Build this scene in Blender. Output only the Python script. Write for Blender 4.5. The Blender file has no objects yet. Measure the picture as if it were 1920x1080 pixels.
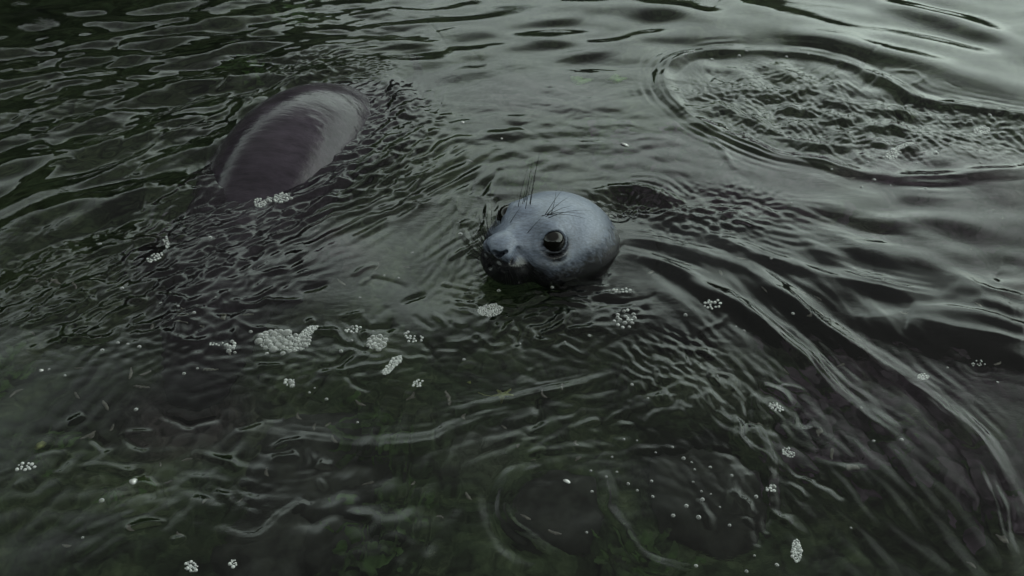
import bpy, math, random
import numpy as np
from mathutils import Vector, Matrix

rnd = random.Random(7)
nrg = np.random.default_rng(11)
R = math.radians
scene = bpy.context.scene
COL = scene.collection

# ------------------------------------------------------------------ camera
CAM_H, PITCH, FPX = 1.5, R(38.0), 1884.0          # metres above the water, look-down angle, focal length in photo pixels
cam_d = bpy.data.cameras.new("camera")
cam = bpy.data.objects.new("camera", cam_d)
COL.objects.link(cam)
cam_d.sensor_width = 36.0
cam_d.lens = 36.0 * FPX / 1920.0
cam_d.clip_start, cam_d.clip_end = 0.05, 500.0
cam.location = (0, 0, CAM_H)
cam.rotation_euler = (R(90) - PITCH, 0, 0)
scene.camera = cam

# ------------------------------------------------------------------ world: overcast daylight
SUN_EL, SUN_AZ = R(72), R(80)                        # azimuth clockwise from +Y
world = bpy.data.worlds.new("World")
scene.world = world
world.use_nodes = True
nt = world.node_tree
nt.nodes.clear()
out = nt.nodes.new("ShaderNodeOutputWorld")
bg = nt.nodes.new("ShaderNodeBackground")
sky = nt.nodes.new("ShaderNodeTexSky")
sky.sky_type = 'NISHITA'
sky.sun_disc = False
sky.sun_elevation = SUN_EL
sky.sun_rotation = SUN_AZ
sky.air_density, sky.dust_density, sky.ozone_density = 1.0, 5.0, 1.0
hs = nt.nodes.new("ShaderNodeHueSaturation")
hs.inputs["Saturation"].default_value = 0.22
cl = nt.nodes.new("ShaderNodeTexNoise")
cl.inputs["Scale"].default_value = 2.6
cl.inputs["Detail"].default_value = 5.0
tc = nt.nodes.new("ShaderNodeTexCoord")
mr = nt.nodes.new("ShaderNodeMapRange")
mr.inputs["From Min"].default_value, mr.inputs["From Max"].default_value = 0.3, 0.7
mr.inputs["To Min"].default_value, mr.inputs["To Max"].default_value = 0.0, 1.0
tint = nt.nodes.new("ShaderNodeMix")
tint.data_type = 'RGBA'
tint.inputs[6].default_value = (0.49, 0.56, 0.485, 1)
tint.inputs[7].default_value = (1.22, 1.40, 1.21, 1)
mul = nt.nodes.new("ShaderNodeMix")
mul.data_type = 'RGBA'
mul.blend_type = 'MULTIPLY'
mul.inputs[0].default_value = 1.0
nt.links.new(tc.outputs["Generated"], cl.inputs["Vector"])
nt.links.new(cl.outputs["Fac"], mr.inputs["Value"])
nt.links.new(sky.outputs[0], hs.inputs["Color"])
nt.links.new(hs.outputs[0], mul.inputs[6])
nt.links.new(mr.outputs[0], tint.inputs[0])
nt.links.new(tint.outputs[2], mul.inputs[7])
# an overcast deck: the haze light round the hidden sun is capped, the cloud is darker overhead than towards the horizon
cap = nt.nodes.new("ShaderNodeMix")
cap.data_type = 'RGBA'
cap.blend_type = 'DARKEN'
cap.inputs[0].default_value = 1.0
cap.inputs[7].default_value = (5.0, 5.35, 5.05, 1)
sep = nt.nodes.new("ShaderNodeSeparateXYZ")
deck = nt.nodes.new("ShaderNodeMapRange")
deck.interpolation_type = 'SMOOTHSTEP'
deck.inputs["From Min"].default_value, deck.inputs["From Max"].default_value = 0.47, 0.76
deck.inputs["To Min"].default_value, deck.inputs["To Max"].default_value = 2.85, 0.17
mul2 = nt.nodes.new("ShaderNodeMix")
mul2.data_type = 'RGBA'
mul2.blend_type = 'MULTIPLY'
mul2.inputs[0].default_value = 1.0
nt.links.new(tc.outputs["Generated"], sep.inputs[0])
nt.links.new(sep.outputs["Z"], deck.inputs["Value"])
nt.links.new(mul.outputs[2], cap.inputs[6])
nt.links.new(cap.outputs[2], mul2.inputs[6])
nt.links.new(deck.outputs[0], mul2.inputs[7])
nt.links.new(mul2.outputs[2], bg.inputs["Color"])
bg.inputs["Strength"].default_value = 0.15
nt.links.new(bg.outputs[0], out.inputs["Surface"])

sun_d = bpy.data.lights.new("sun", 'SUN')
sun_d.energy = 0.5
sun_d.angle = R(140)
sun_d.color = (0.98, 1.0, 0.95)
sun = bpy.data.objects.new("sun", sun_d)
COL.objects.link(sun)
sd = Vector((math.sin(SUN_AZ) * math.cos(SUN_EL), math.cos(SUN_AZ) * math.cos(SUN_EL), math.sin(SUN_EL)))
sun.rotation_euler = (-sd).to_track_quat('-Z', 'Y').to_euler()
sun.location = sd * 20

scene.view_settings.view_transform = 'Standard'
scene.view_settings.look = 'None'
scene.view_settings.gamma = 1.0
scene.view_settings.exposure = 0.32
scene.view_settings.use_curve_mapping = False
scene.cycles.use_denoising = True
scene.cycles.max_bounces = 9
scene.cycles.transmission_bounces = 8
scene.cycles.transparent_max_bounces = 12
scene.cycles.caustics_refractive = True
scene.cycles.caustics_reflective = True
scene.cycles.blur_glossy = 0.3
scene.cycles.sample_clamp_indirect = 4.0

# ------------------------------------------------------------------ helpers
fw = np.array([0, math.cos(PITCH), -math.sin(PITCH)])
rt = np.array([1.0, 0, 0])
up = np.cross(rt, fw)
CAM = np.array([0, 0, CAM_H])


def W(px, py, z=0.0):
    """point at height z under a photo pixel"""
    d = fw * FPX + rt * (px - 960) + up * (540 - py)
    t = (z - CAM_H) / d[2]
    return CAM + t * d


def under(px, py, z):
    """point at depth z that is seen through flat water under a photo pixel (refraction)"""
    s = W(px, py, 0.0)
    d = s - CAM
    d = d / np.linalg.norm(d)
    h = d[:2] / 1.333
    dz = -math.sqrt(1 - h @ h)
    t = z / dz
    return s + np.array([h[0], h[1], dz]) * t


def pxm(px, py):
    """photo pixels per metre at a water point"""
    return FPX / ((W(px, py) - CAM) @ fw)


def mesh_obj(name, verts, faces, mat, parent=None, smooth=True):
    me = bpy.data.meshes.new(name)
    if isinstance(faces, np.ndarray):
        verts = np.asarray(verts, np.float32)
        n, k = faces.shape
        me.vertices.add(len(verts))
        me.vertices.foreach_set("co", verts.ravel())
        me.loops.add(n * k)
        me.loops.foreach_set("vertex_index", faces.astype(np.int32).ravel())
        me.polygons.add(n)
        me.polygons.foreach_set("loop_start", np.arange(0, n * k, k, dtype=np.int32))
        me.polygons.foreach_set("loop_total", np.full(n, k, np.int32))
        me.update(calc_edges=True)
    else:
        me.from_pydata([tuple(map(float, v)) for v in verts], [], faces)
    if smooth:
        me.polygons.foreach_set("use_smooth", np.ones(len(me.polygons), bool))
    me.materials.append(mat)
    o = bpy.data.objects.new(name, me)
    COL.objects.link(o)
    if parent:
        o.parent = parent
    return o


def tag(o, label=None, cat=None, group=None, kind=None):
    for k, v in (("label", label), ("category", cat), ("group", group), ("kind", kind)):
        if v:
            o[k] = v
    return o


def empty(name, loc):
    e = bpy.data.objects.new(name, None)
    e.empty_display_size = 0.05
    e.location = tuple(map(float, loc))
    COL.objects.link(e)
    return e


def fattr(o, name, data):
    a = o.data.attributes.new(name, 'FLOAT', 'POINT')
    a.data.foreach_set("value", np.asarray(data, np.float32))


# gradient noise on arbitrary points
_perm = nrg.permutation(256)
_perm = np.concatenate([_perm, _perm, _perm])
_ga = nrg.uniform(0, 2 * np.pi, 256)
_gx, _gy = np.cos(_ga), np.sin(_ga)


def perlin(x, y):
    xi, yi = np.floor(x).astype(int), np.floor(y).astype(int)
    xf, yf = x - xi, y - yi
    xi &= 255
    yi &= 255
    u, v = xf ** 3 * (xf * (xf * 6 - 15) + 10), yf ** 3 * (yf * (yf * 6 - 15) + 10)

    def g(ix, iy, dx, dy):
        h = _perm[_perm[ix & 255] + (iy & 255)]
        return _gx[h] * dx + _gy[h] * dy
    a = g(xi, yi, xf, yf) * (1 - u) + g(xi + 1, yi, xf - 1, yf) * u
    b = g(xi, yi + 1, xf, yf - 1) * (1 - u) + g(xi + 1, yi + 1, xf - 1, yf - 1) * u
    return a * (1 - v) + b * v


def fbm(x, y, o=4, gain=0.5):
    s, a = 0, 1.0
    for i in range(o):
        s = s + a * perlin(x * 2 ** i + 17.3 * i, y * 2 ** i - 9.1 * i)
        a *= gain
    return s


# ------------------------------------------------------------------ materials
def new_mat(name):
    m = bpy.data.materials.new(name)
    m.use_nodes = True
    m.node_tree.nodes.clear()
    o = m.node_tree.nodes.new("ShaderNodeOutputMaterial")
    return m, m.node_tree, o


def N(t, kind, **kw):
    n = t.nodes.new(kind)
    for k, v in kw.items():
        if k in n.inputs:
            n.inputs[k].default_value = v
        else:
            setattr(n, k, v)
    return n


def ramp(t, stops):
    n = t.nodes.new("ShaderNodeValToRGB")
    e = n.color_ramp.elements
    while len(e) < len(stops):
        e.new(0.5)
    for i, (p, c) in enumerate(stops):
        e[i].position = p
        e[i].color = (*c, 1)
    return n


def mat_water():
    m, t, o = new_mat("water")
    p = N(t, "ShaderNodeBsdfPrincipled", **{"Base Color": (1, 1, 1, 1), "Roughness": 0.0, "IOR": 1.333,
                                            "Transmission Weight": 1.0})
    tc = N(t, "ShaderNodeTexCoord")
    n1 = N(t, "ShaderNodeTexNoise", Scale=42.0, Detail=4.0, Roughness=0.55)
    n2 = N(t, "ShaderNodeTexNoise", Scale=3.0, Detail=2.0)
    mp = N(t, "ShaderNodeMapping")
    mp.inputs["Scale"].default_value = (1.0, 1.9, 1.0)
    mp.inputs["Rotation"].default_value = (0, 0, R(-20))
    r = N(t, "ShaderNodeMapRange")
    r.inputs["From Min"].default_value, r.inputs["From Max"].default_value = 0.40, 0.68
    r.inputs["To Min"].default_value, r.inputs["To Max"].default_value = 0.0, 0.07
    b = N(t, "ShaderNodeBump", Distance=0.012)
    t.links.new(tc.outputs["Object"], mp.inputs["Vector"])
    t.links.new(mp.outputs[0], n1.inputs["Vector"])
    t.links.new(tc.outputs["Object"], n2.inputs["Vector"])
    t.links.new(n2.outputs["Fac"], r.inputs["Value"])
    t.links.new(r.outputs[0], b.inputs["Strength"])
    t.links.new(n1.outputs["Fac"], b.inputs["Height"])
    t.links.new(b.outputs[0], p.inputs["Normal"])
    t.links.new(p.outputs[0], o.inputs["Surface"])
    v = N(t, "ShaderNodeVolumePrincipled")
    v.inputs["Color"].default_value = (0.010, 0.014, 0.010, 1)
    v.inputs["Absorption Color"].default_value = (0.2, 0.2, 0.2, 1)
    v.inputs["Density"].default_value = 1.8
    v.inputs["Anisotropy"].default_value = 0.4
    t.links.new(v.outputs[0], o.inputs["Volume"])
    return m


def mat_seabed():
    m, t, o = new_mat("seabed")
    p = N(t, "ShaderNodeBsdfPrincipled", Roughness=0.9)
    p.inputs["Specular IOR Level"].default_value = .1
    tc = N(t, "ShaderNodeTexCoord")
    n1 = N(t, "ShaderNodeTexNoise", Scale=3.5, Detail=8.0, Roughness=0.68, Distortion=1.2)
    n2 = N(t, "ShaderNodeTexNoise", Scale=22.0, Detail=6.0, Roughness=0.7, Distortion=.8)
    g = ramp(t, [(0.36, (0.010, 0.014, 0.009)), (0.50, (0.075, 0.115, 0.055)), (0.62, (0.15, 0.20, 0.10)), (0.74, (0.27, 0.31, 0.21))])
    u = ramp(t, [(0.34, (0.05, 0.026, 0.052)), (0.52, (0.17, 0.10, 0.17)), (0.70, (0.32, 0.20, 0.31))])
    at = N(t, "ShaderNodeAttribute", attribute_name="purple")
    pl = N(t, "ShaderNodeAttribute", attribute_name="pale")
    c2 = ramp(t, [(0.32, (0.25, 0.25, 0.25)), (0.68, (1.7, 1.7, 1.7))])
    m1 = N(t, "ShaderNodeMix", data_type='RGBA')
    m2 = N(t, "ShaderNodeMix", data_type='RGBA')
    m2.inputs[7].default_value = (0.30, 0.33, 0.26, 1)
    mx = N(t, "ShaderNodeMix", data_type='RGBA', blend_type='MULTIPLY')
    mx.inputs[0].default_value = 1
    L = t.links.new
    L(tc.outputs["Object"], n1.inputs["Vector"])
    L(tc.outputs["Object"], n2.inputs["Vector"])
    L(n1.outputs["Fac"], g.inputs[0])
    L(n1.outputs["Fac"], u.inputs[0])
    L(at.outputs["Fac"], m1.inputs[0])
    L(g.outputs[0], m1.inputs[6])
    L(u.outputs[0], m1.inputs[7])
    L(pl.outputs["Fac"], m2.inputs[0])
    L(m1.outputs[2], m2.inputs[6])
    L(n2.outputs["Fac"], c2.inputs[0])
    L(m2.outputs[2], mx.inputs[6])
    L(c2.outputs[0], mx.inputs[7])
    L(mx.outputs[2], p.inputs["Base Color"])
    L(p.outputs[0], o.inputs["Surface"])
    return m


def mat_shore():
    m, t, o = new_mat("shore")
    p = N(t, "ShaderNodeBsdfPrincipled", Roughness=0.85)
    tc = N(t, "ShaderNodeTexCoord")
    n1 = N(t, "ShaderNodeTexNoise", Scale=1.3, Detail=8.0, Roughness=0.65)
    c1 = ramp(t, [(0.38, (0.012, 0.013, 0.010)), (0.52, (0.018, 0.024, 0.010)), (0.66, (0.035, 0.05, 0.014))])
    t.links.new(tc.outputs["Object"], n1.inputs["Vector"])
    t.links.new(n1.outputs["Fac"], c1.inputs[0])
    t.links.new(c1.outputs[0], p.inputs["Base Color"])
    t.links.new(p.outputs[0], o.inputs["Surface"])
    return m


def mat_fur(name, dry, wetc, rough_dry=0.5, rough_wet=0.16, stretch=(.35, 1, 1), nscale=220.0, relief=.0012):
    """short seal fur; the vertex attribute wet (0 to 1) marks wet fur, and on the raised head painted shade too"""
    m, t, o = new_mat(name)
    p = N(t, "ShaderNodeBsdfPrincipled")
    sp = N(t, "ShaderNodeAttribute", attribute_name="air")           # fur under water has almost no gloss of its own
    t.links.new(sp.outputs["Fac"], p.inputs["Specular IOR Level"])
    tc = N(t, "ShaderNodeTexCoord")
    at = N(t, "ShaderNodeAttribute", attribute_name="wet")
    n1 = N(t, "ShaderNodeTexNoise", Scale=nscale, Detail=4.0, Roughness=0.7)
    n2 = N(t, "ShaderNodeTexNoise", Scale=9.0, Detail=5.0, Roughness=0.6)
    mp = N(t, "ShaderNodeMapping")
    mp.inputs["Scale"].default_value = stretch
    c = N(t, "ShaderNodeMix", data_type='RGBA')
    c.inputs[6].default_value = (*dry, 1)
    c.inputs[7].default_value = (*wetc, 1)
    v = ramp(t, [(0.25, (0.72, 0.72, 0.72)), (0.75, (1.22, 1.22, 1.22))])
    v2 = ramp(t, [(0.3, (0.6, 0.6, 0.6)), (0.7, (1.4, 1.4, 1.4))])
    mx = N(t, "ShaderNodeMix", data_type='RGBA', blend_type='MULTIPLY')
    mx.inputs[0].default_value = 1
    mx2 = N(t, "ShaderNodeMix", data_type='RGBA', blend_type='MULTIPLY')
    mx2.inputs[0].default_value = 1
    rr = N(t, "ShaderNodeMapRange")
    rr.inputs["To Min"].default_value, rr.inputs["To Max"].default_value = rough_dry, rough_wet
    b = N(t, "ShaderNodeBump", Distance=relief, Strength=0.35)
    L = t.links.new
    L(tc.outputs["Object"], mp.inputs["Vector"])
    L(mp.outputs[0], n1.inputs["Vector"])
    L(tc.outputs["Object"], n2.inputs["Vector"])
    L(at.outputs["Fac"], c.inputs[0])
    L(at.outputs["Fac"], rr.inputs["Value"])
    L(rr.outputs[0], p.inputs["Roughness"])
    L(n2.outputs["Fac"], v.inputs[0])
    L(n1.outputs["Fac"], v2.inputs[0])
    L(c.outputs[2], mx.inputs[6])
    L(v.outputs[0], mx.inputs[7])
    L(mx.outputs[2], mx2.inputs[6])
    L(v2.outputs[0], mx2.inputs[7])
    L(mx2.outputs[2], p.inputs["Base Color"])
    L(n1.outputs["Fac"], b.inputs["Height"])
    L(b.outputs[0], p.inputs["Normal"])
    L(p.outputs[0], o.inputs["Surface"])
    return m


def mat_plain(name, colr, rough=0.6, var=0.35, scale=60.0, trans=0.0, spec=0.5, coat=0.0):
    m, t, o = new_mat(name)
    p = N(t, "ShaderNodeBsdfPrincipled", Roughness=rough)
    p.inputs["Specular IOR Level"].default_value = spec
    p.inputs["Coat Weight"].default_value = coat
    p.inputs["Coat Roughness"].default_value = 0.02
    tc = N(t, "ShaderNodeTexCoord")
    n1 = N(t, "ShaderNodeTexNoise", Scale=scale, Detail=4.0)
    lo = tuple(c * (1 - var) for c in colr)
    hi = tuple(min(1, c * (1 + var)) for c in colr)
    c1 = ramp(t, [(0.35, lo), (0.65, hi)])
    t.links.new(tc.outputs["Object"], n1.inputs["Vector"])
    t.links.new(n1.outputs["Fac"], c1.inputs[0])
    t.links.new(c1.outputs[0], p.inputs["Base Color"])
    if trans > 0:
        tr = N(t, "ShaderNodeBsdfTranslucent")
        t.links.new(c1.outputs[0], tr.inputs["Color"])
        mx = N(t, "ShaderNodeMixShader")
        mx.inputs[0].default_value = trans
        t.links.new(p.outputs[0], mx.inputs[1])
        t.links.new(tr.outputs[0], mx.inputs[2])
        t.links.new(mx.outputs[0], o.inputs["Surface"])
    else:
        t.links.new(p.outputs[0], o.inputs["Surface"])
    return m


def mat_bubble(name, milk):
    """thin soap-like film: clear in the middle, mirror-like at the rim as any film is, faintly milky"""
    m, t, o = new_mat(name)
    fr = N(t, "ShaderNodeFresnel", IOR=1.45)
    tr = N(t, "ShaderNodeBsdfTransparent")
    gl = N(t, "ShaderNodeBsdfGlossy", Roughness=0.06)
    df = N(t, "ShaderNodeBsdfDiffuse")
    df.inputs["Color"].default_value = (0.93, 0.95, 0.94, 1)
    m1 = N(t, "ShaderNodeMixShader")
    mk = N(t, "ShaderNodeMath", operation='MULTIPLY_ADD')
    mk.inputs[1].default_value, mk.inputs[2].default_value = 1.8, milk       # light crosses more film towards the rim
    mk.use_clamp = True
    t.links.new(fr.outputs[0], mk.inputs[0])
    t.links.new(mk.outputs[0], m1.inputs[0])
    m2 = N(t, "ShaderNodeMixShader")
    t.links.new(tr.outputs[0], m1.inputs[1])
    t.links.new(df.outputs[0], m1.inputs[2])
    t.links.new(fr.outputs[0], m2.inputs[0])
    t.links.new(m1.outputs[0], m2.inputs[1])
    t.links.new(gl.outputs[0], m2.inputs[2])
    t.links.new(m2.outputs[0], o.inputs["Surface"])
    return m


M_WATER, M_BED, M_SHORE = mat_water(), mat_seabed(), mat_shore()
M_BUB, M_FOAM = mat_bubble("bubble_film", .2), mat_bubble("foam_film", .5)
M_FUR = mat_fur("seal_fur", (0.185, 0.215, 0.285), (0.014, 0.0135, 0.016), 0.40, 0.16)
M_FUR2 = mat_fur("wet_seal_fur", (0.050, 0.039, 0.053), (0.033, 0.025, 0.036), 0.15, 0.08, (.22, 1, 1), 34, .006)
M_EYE = mat_plain("eye_dark", (0.004, 0.0035, 0.003), 0.03, 0.2, 30, spec=.4)
M_WHISK = mat_plain("whisker_dark", (0.006, 0.006, 0.006), 0.6, spec=.15)
M_NOSE = mat_plain("nose_skin", (0.02, 0.019, 0.02), 0.3)
M_FLAKE = mat_plain("shed_skin", (0.22, 0.21, 0.18), 0.7, trans=0.3)
M_PETAL = mat_plain("white_shell", (0.8, 0.78, 0.76), 0.4)
M_LEAF = mat_plain("yellow_leaf", (0.30, 0.34, 0.10), 0.6, trans=0.3)
M_ALGA = mat_plain("green_alga", (0.065, 0.13, 0.032), 0.5, .8, 25, trans=0.35)
M_ALGA2 = mat_plain("bright_alga", (0.16, 0.32, 0.07), 0.5, trans=0.3)
M_KELP = mat_plain("purple_weed", (0.085, 0.056, 0.082), 0.5, .75, 22, trans=0.2)
M_ROCK = mat_plain("bed_rock", (0.06, 0.066, 0.054), 0.9, 0.5, 18)

# ------------------------------------------------------------------ water surface
def axis(fine, grow_lo, grow_hi):
    lo, hi, s0, s1 = fine
    pts, x = [lo], lo
    while x < hi:
        x += s0 + (s1 - s0) * (x - lo) / (hi - lo)
        pts.append(x)
    a, s = [], s0
    x = lo
    while x > grow_lo:
        s *= 1.22
        x -= s
        a.append(x)
    b, s = [], s1
    x = pts[-1]
    while x < grow_hi:
        s *= 1.22
        x += s
        b.append(x)
    return np.array(a[::-1] + pts + b)


XS = axis((-2.15, 2.15, 0.0036, 0.0036), -40, 40)
YS = axis((0.98, 3.95, 0.0032, 0.0075), -40, 40)
GX, GY = np.meshgrid(XS, YS)
Hh = np.zeros_like(GX)
fade = np.clip((2.6 - np.abs(GX)) / 0.45, 0, 1) * np.clip((GY - 0.6) / 0.35, 0, 1) * np.clip((4.6 - GY) / 0.6, 0, 1)


def win(x0, x1, y0, y1):
    return (slice(*np.searchsorted(XS, (x0, x1))), slice(*np.searchsorted(YS, (y0, y1))))


def wavelet(cx, cy, ang, L, lam, slope, ph=None, wv=1.1):
    """one short wave train: crest direction ang, crest half-length L, wavelength lam, peak slope"""
    r = max(L, wv * lam) * 2.2
    sx, sy = win(cx - r, cx + r, cy - r, cy + r)
    X, Y = GX[sy, sx] - cx, GY[sy, sx] - cy
    if X.size == 0:
        return
    ca, sa = math.cos(ang), math.sin(ang)
    u, v = X * ca + Y * sa, -X * sa + Y * ca
    k = 2 * math.pi / lam
    ph = rnd.uniform(0, 6.28) if ph is None else ph
    bend = rnd.uniform(-.25, .25) * lam * (u / L) ** 2
    Hh[sy, sx] += slope / k * np.exp(-(u / L) ** 2 - (v / (wv * lam)) ** 2) * np.cos(k * (v + bend) + ph)


def wang(px, py, deg):
    a, b = W(px, py), W(px + 8 * math.cos(R(deg)), py - 8 * math.sin(R(deg)))
    return math.atan2(b[1] - a[1], b[0] - a[0])


def zone(px, py, rx, ry, deg, lam, slope, n, L=(2, 5), jit=12, curve=0.0):
    """wave trains scattered over a patch of the photograph's water; deg is the crest direction there"""
    for _ in range(n):
        a, q = rnd.uniform(0, 6.283), math.sqrt(rnd.random())
        dx, dy = math.cos(a) * q, math.sin(a) * q
        x, y = px + rx * dx, py + ry * dy
        c = W(x, y)
        d = deg + curve * dx + rnd.gauss(0, jit)
        l = lam[0] * (lam[1] / lam[0]) ** rnd.random()
        wavelet(c[0], c[1], wang(x, y, d), l * rnd.uniform(*L), l, slope * rnd.uniform(.4, 1.2) * (1 - .6 * q * q))


def smooth_line(pts, n=10):
    P = np.array(pts, float)
    if len(P) < 3:
        return P
    Q = np.vstack([2 * P[0] - P[1], P, 2 * P[-1] - P[-2]])
    o = []
    for i in range(1, len(Q) - 2):
        p0, p1, p2, p3 = Q[i - 1:i + 3]
        for s in np.linspace(0, 1, n, endpoint=False):
            o.append(.5 * (2 * p1 + (p2 - p0) * s + (2 * p0 - 5 * p1 + 4 * p2 - p3) * s * s + (3 * p1 - p0 - 3 * p2 + p3) * s ** 3))
    o.append(P[-1])
    return np.array(o)


def ridge(px_pts, width, height, ripples=0, closed=False, taper=True, wob=0.004):
    """a standing fold of the surface along a line, with fine ripples riding beside it"""
    P = smooth_line(px_pts)
    Wp = np.array([W(a, b)[:2] for a, b in P])
    Wp = Wp + wob * np.stack([fbm(Wp[:, 0] * 14, Wp[:, 1] * 14 + 3, 3), fbm(Wp[:, 0] * 14 + 50, Wp[:, 1] * 14, 3)], 1)
    r = width * (3.2 + 4 * ripples)
    D = {}
    seglen = np.r_[0, np.cumsum(np.linalg.norm(np.diff(Wp, axis=0), axis=1))]
    tot = seglen[-1]
    sx, sy = win(Wp[:, 0].min() - r, Wp[:, 0].max() + r, Wp[:, 1].min() - r, Wp[:, 1].max() + r)
    X, Y = GX[sy, sx], GY[sy, sx]
    best, sgn, par = np.full(X.shape, 1e9), np.zeros(X.shape), np.zeros(X.shape)
    for i in range(len(Wp) - 1):
        a, b = Wp[i], Wp[i + 1]
        bx, by = win(min(a[0], b[0]) - r, max(a[0], b[0]) + r, min(a[1], b[1]) - r, max(a[1], b[1]) + r)
        wx = slice(bx.start - sx.start, bx.stop - sx.start)
        wy = slice(by.start - sy.start, by.stop - sy.start)
        wx = slice(max(0, wx.start), wx.stop)
        wy = slice(max(0, wy.start), wy.stop)
        x, y = X[wy, wx], Y[wy, wx]
        d = b - a
        l2 = d @ d + 1e-12
        t = np.clip(((x - a[0]) * d[0] + (y - a[1]) * d[1]) / l2, 0, 1)
        ex, ey = x - a[0] - t * d[0], y - a[1] - t * d[1]
        q = np.hypot(ex, ey)
        m = q < best[wy, wx]
        best[wy, wx] = np.where(m, q, best[wy, wx])
        sgn[wy, wx] = np.where(m, np.sign(d[0] * ey - d[1] * ex), sgn[wy, wx])
        par[wy, wx] = np.where(m, (seglen[i] + t * math.sqrt(l2)) / tot, par[wy, wx])
    env = np.sin(np.pi * np.clip(par, 0.0, 1.0)) ** 0.5 if taper and not closed else 1.0
    fq = min(8.0, .11 / width)
    vary = np.clip(.8 + 1.0 * fbm(X * fq + height * 900, Y * fq + width * 700, 2), .35, 1.4)
    h = height * 1.0 * vary * np.exp(-(best / (width * (.8 + .5 * vary))) ** 2)
    if ripples:
        k = 2 * np.pi / (width * (1.3 + .25 * np.sin(9 * par + height * 3000)))
        h = h + np.where(sgn > 0, 1, 0.15) * 0.17 * height * np.clip(vary * 1.6 - .8, 0, 1.4) * np.exp(-(best / (width * (1.2 + 1.6 * ripples))) ** 2) * np.cos(k * best + 1)
    Hh[sy, sx] += np.where(best < r, h, 0) * env


def rings(px, py, r0, r1, lam, slope, az=None, ecc=1.0):
    c = W(px, py)
    sx, sy = win(c[0] - r1 * 1.3, c[0] + r1 * 1.3, c[1] - r1 * 1.3, c[1] + r1 * 1.3)
    X, Y = GX[sy, sx] - c[0], (GY[sy, sx] - c[1]) * ecc
    r = np.hypot(X, Y) + .006 * fbm(GX[sy, sx] * 9, GY[sy, sx] * 9, 3)
    e = np.clip((r - r0 * .6) / (r0 * .4 + 1e-6), 0, 1) * np.clip((r1 - r) / (r1 - r0), 0, 1) ** 1.5
    if az is not None:
        th = np.arctan2(Y, X)
        e = e * np.clip(0.5 + 0.8 * np.cos(th - R(az)), 0, 1)
    Hh[sy, sx] += slope * lam / 6.283 * e * np.cos(6.283 * r / lam)


def dent(px, py, r, depth, ecc=1.0):
    c = W(px, py)
    sx, sy = win(c[0] - 3 * r, c[0] + 3 * r, c[1] - 3 * r, c[1] + 3 * r)
    X, Y = GX[sy, sx] - c[0], (GY[sy, sx] - c[1]) * ecc
    Hh[sy, sx] -= depth * np.exp(-(X * X + Y * Y) / r ** 2)


# everywhere: slow swell and a little texture
wx_, wy_ = GX + .12 * fbm(GX * 1.7, GY * 1.7 + 5, 2), GY + .12 * fbm(GX * 1.7 + 40, GY * 1.7, 2)
calm = np.ones_like(GX)
for (x_, y_, rx_, ry_) in ((1650, 40, 1.5, .9), (1050, 90, .9, .5), (1050, 240, .55, .4), (700, 450, .35, .25), (700, 560, .4, .3), (300, 850, .5, .35), (900, 800, .5, .3), (1700, 900, .5, .4), (1650, 430, .7, .35), (1500, 560, .5, .3), (550, 900, .3, .2), (100, 290, .4, .3), (60, 380, .35, .2)):
    c_ = W(x_, y_)
    calm = np.minimum(calm, .25 + .75 * np.clip((np.hypot((GX - c_[0]) / rx_, (GY - c_[1]) / ry_) - .55) / .6, 0, 1))
Hh += 0.010 * fbm(wx_ * 1.6, wy_ * 2.4, 2) + 0.0024 * fbm(wx_ * 5, wy_ * 8 + 7, 2) * fade * calm
Hh += 0.00035 * fbm(wx_ * 22, wy_ * 34, 3) * fade * calm
# far left: choppy bands that break the shore's reflection into streaks
zone(150, 130, 330, 110, 8, (.12, .30), .085, 110, (2, 4), 9)
zone(420, 60, 420, 60, 4, (.08, .18), .075, 110, (2.5, 5), 7)
zone(160, 180, 300, 120, 12, (.035, .08), .085, 230, (2, 4.5), 10)
zone(560, 70, 260, 80, 2, (.03, .06), .08, 150, (2, 5), 9)
zone(180, 330, 320, 120, 24, (.09, .20), .10, 70, (2, 4), 8)
zone(330, 250, 180, 110, 24, (.03, .06), .07, 80, (2.5, 6), 9)
ridge([(-60, 440), (100, 398), (260, 372), (400, 350), (500, 345)], .06, .020)
ridge([(-60, 330), (90, 290), (240, 262), (330, 245)], .045, .012)
ridge([(190, 350), (230, 320), (300, 270), (420, 215)], .018, .0055, 1)
ridge([(240, 345), (300, 300), (360, 270)], .015, .004, 1)
# round the diving seal
zone(700, 240, 130, 95, 20, (.02, .06), .17, 190, (1.6, 3.6), 28, 20)
zone(620, 130, 120, 30, 8, (.02, .045), .22, 90, (1.3, 3), 25)
zone(720, 330, 160, 50, 30, (.025, .05), .20, 110, (2, 5), 7)
zone(640, 385, 140, 35, 26, (.03, .055), .20, 60, (2, 5), 6)
zone(420, 400, 170, 60, 25, (.02, .045), .16, 150, (1.5, 4), 16)
ridge([(410, 330), (413, 285), (440, 230), (500, 175), (570, 145), (640, 130), (690, 125)], .025, .010, 1)
ridge([(690, 125), (740, 160), (770, 210), (790, 235)], .03, .009, 1)
ridge([(520, 385), (600, 350), (700, 300), (790, 250)], .02, .007, 1)
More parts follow.
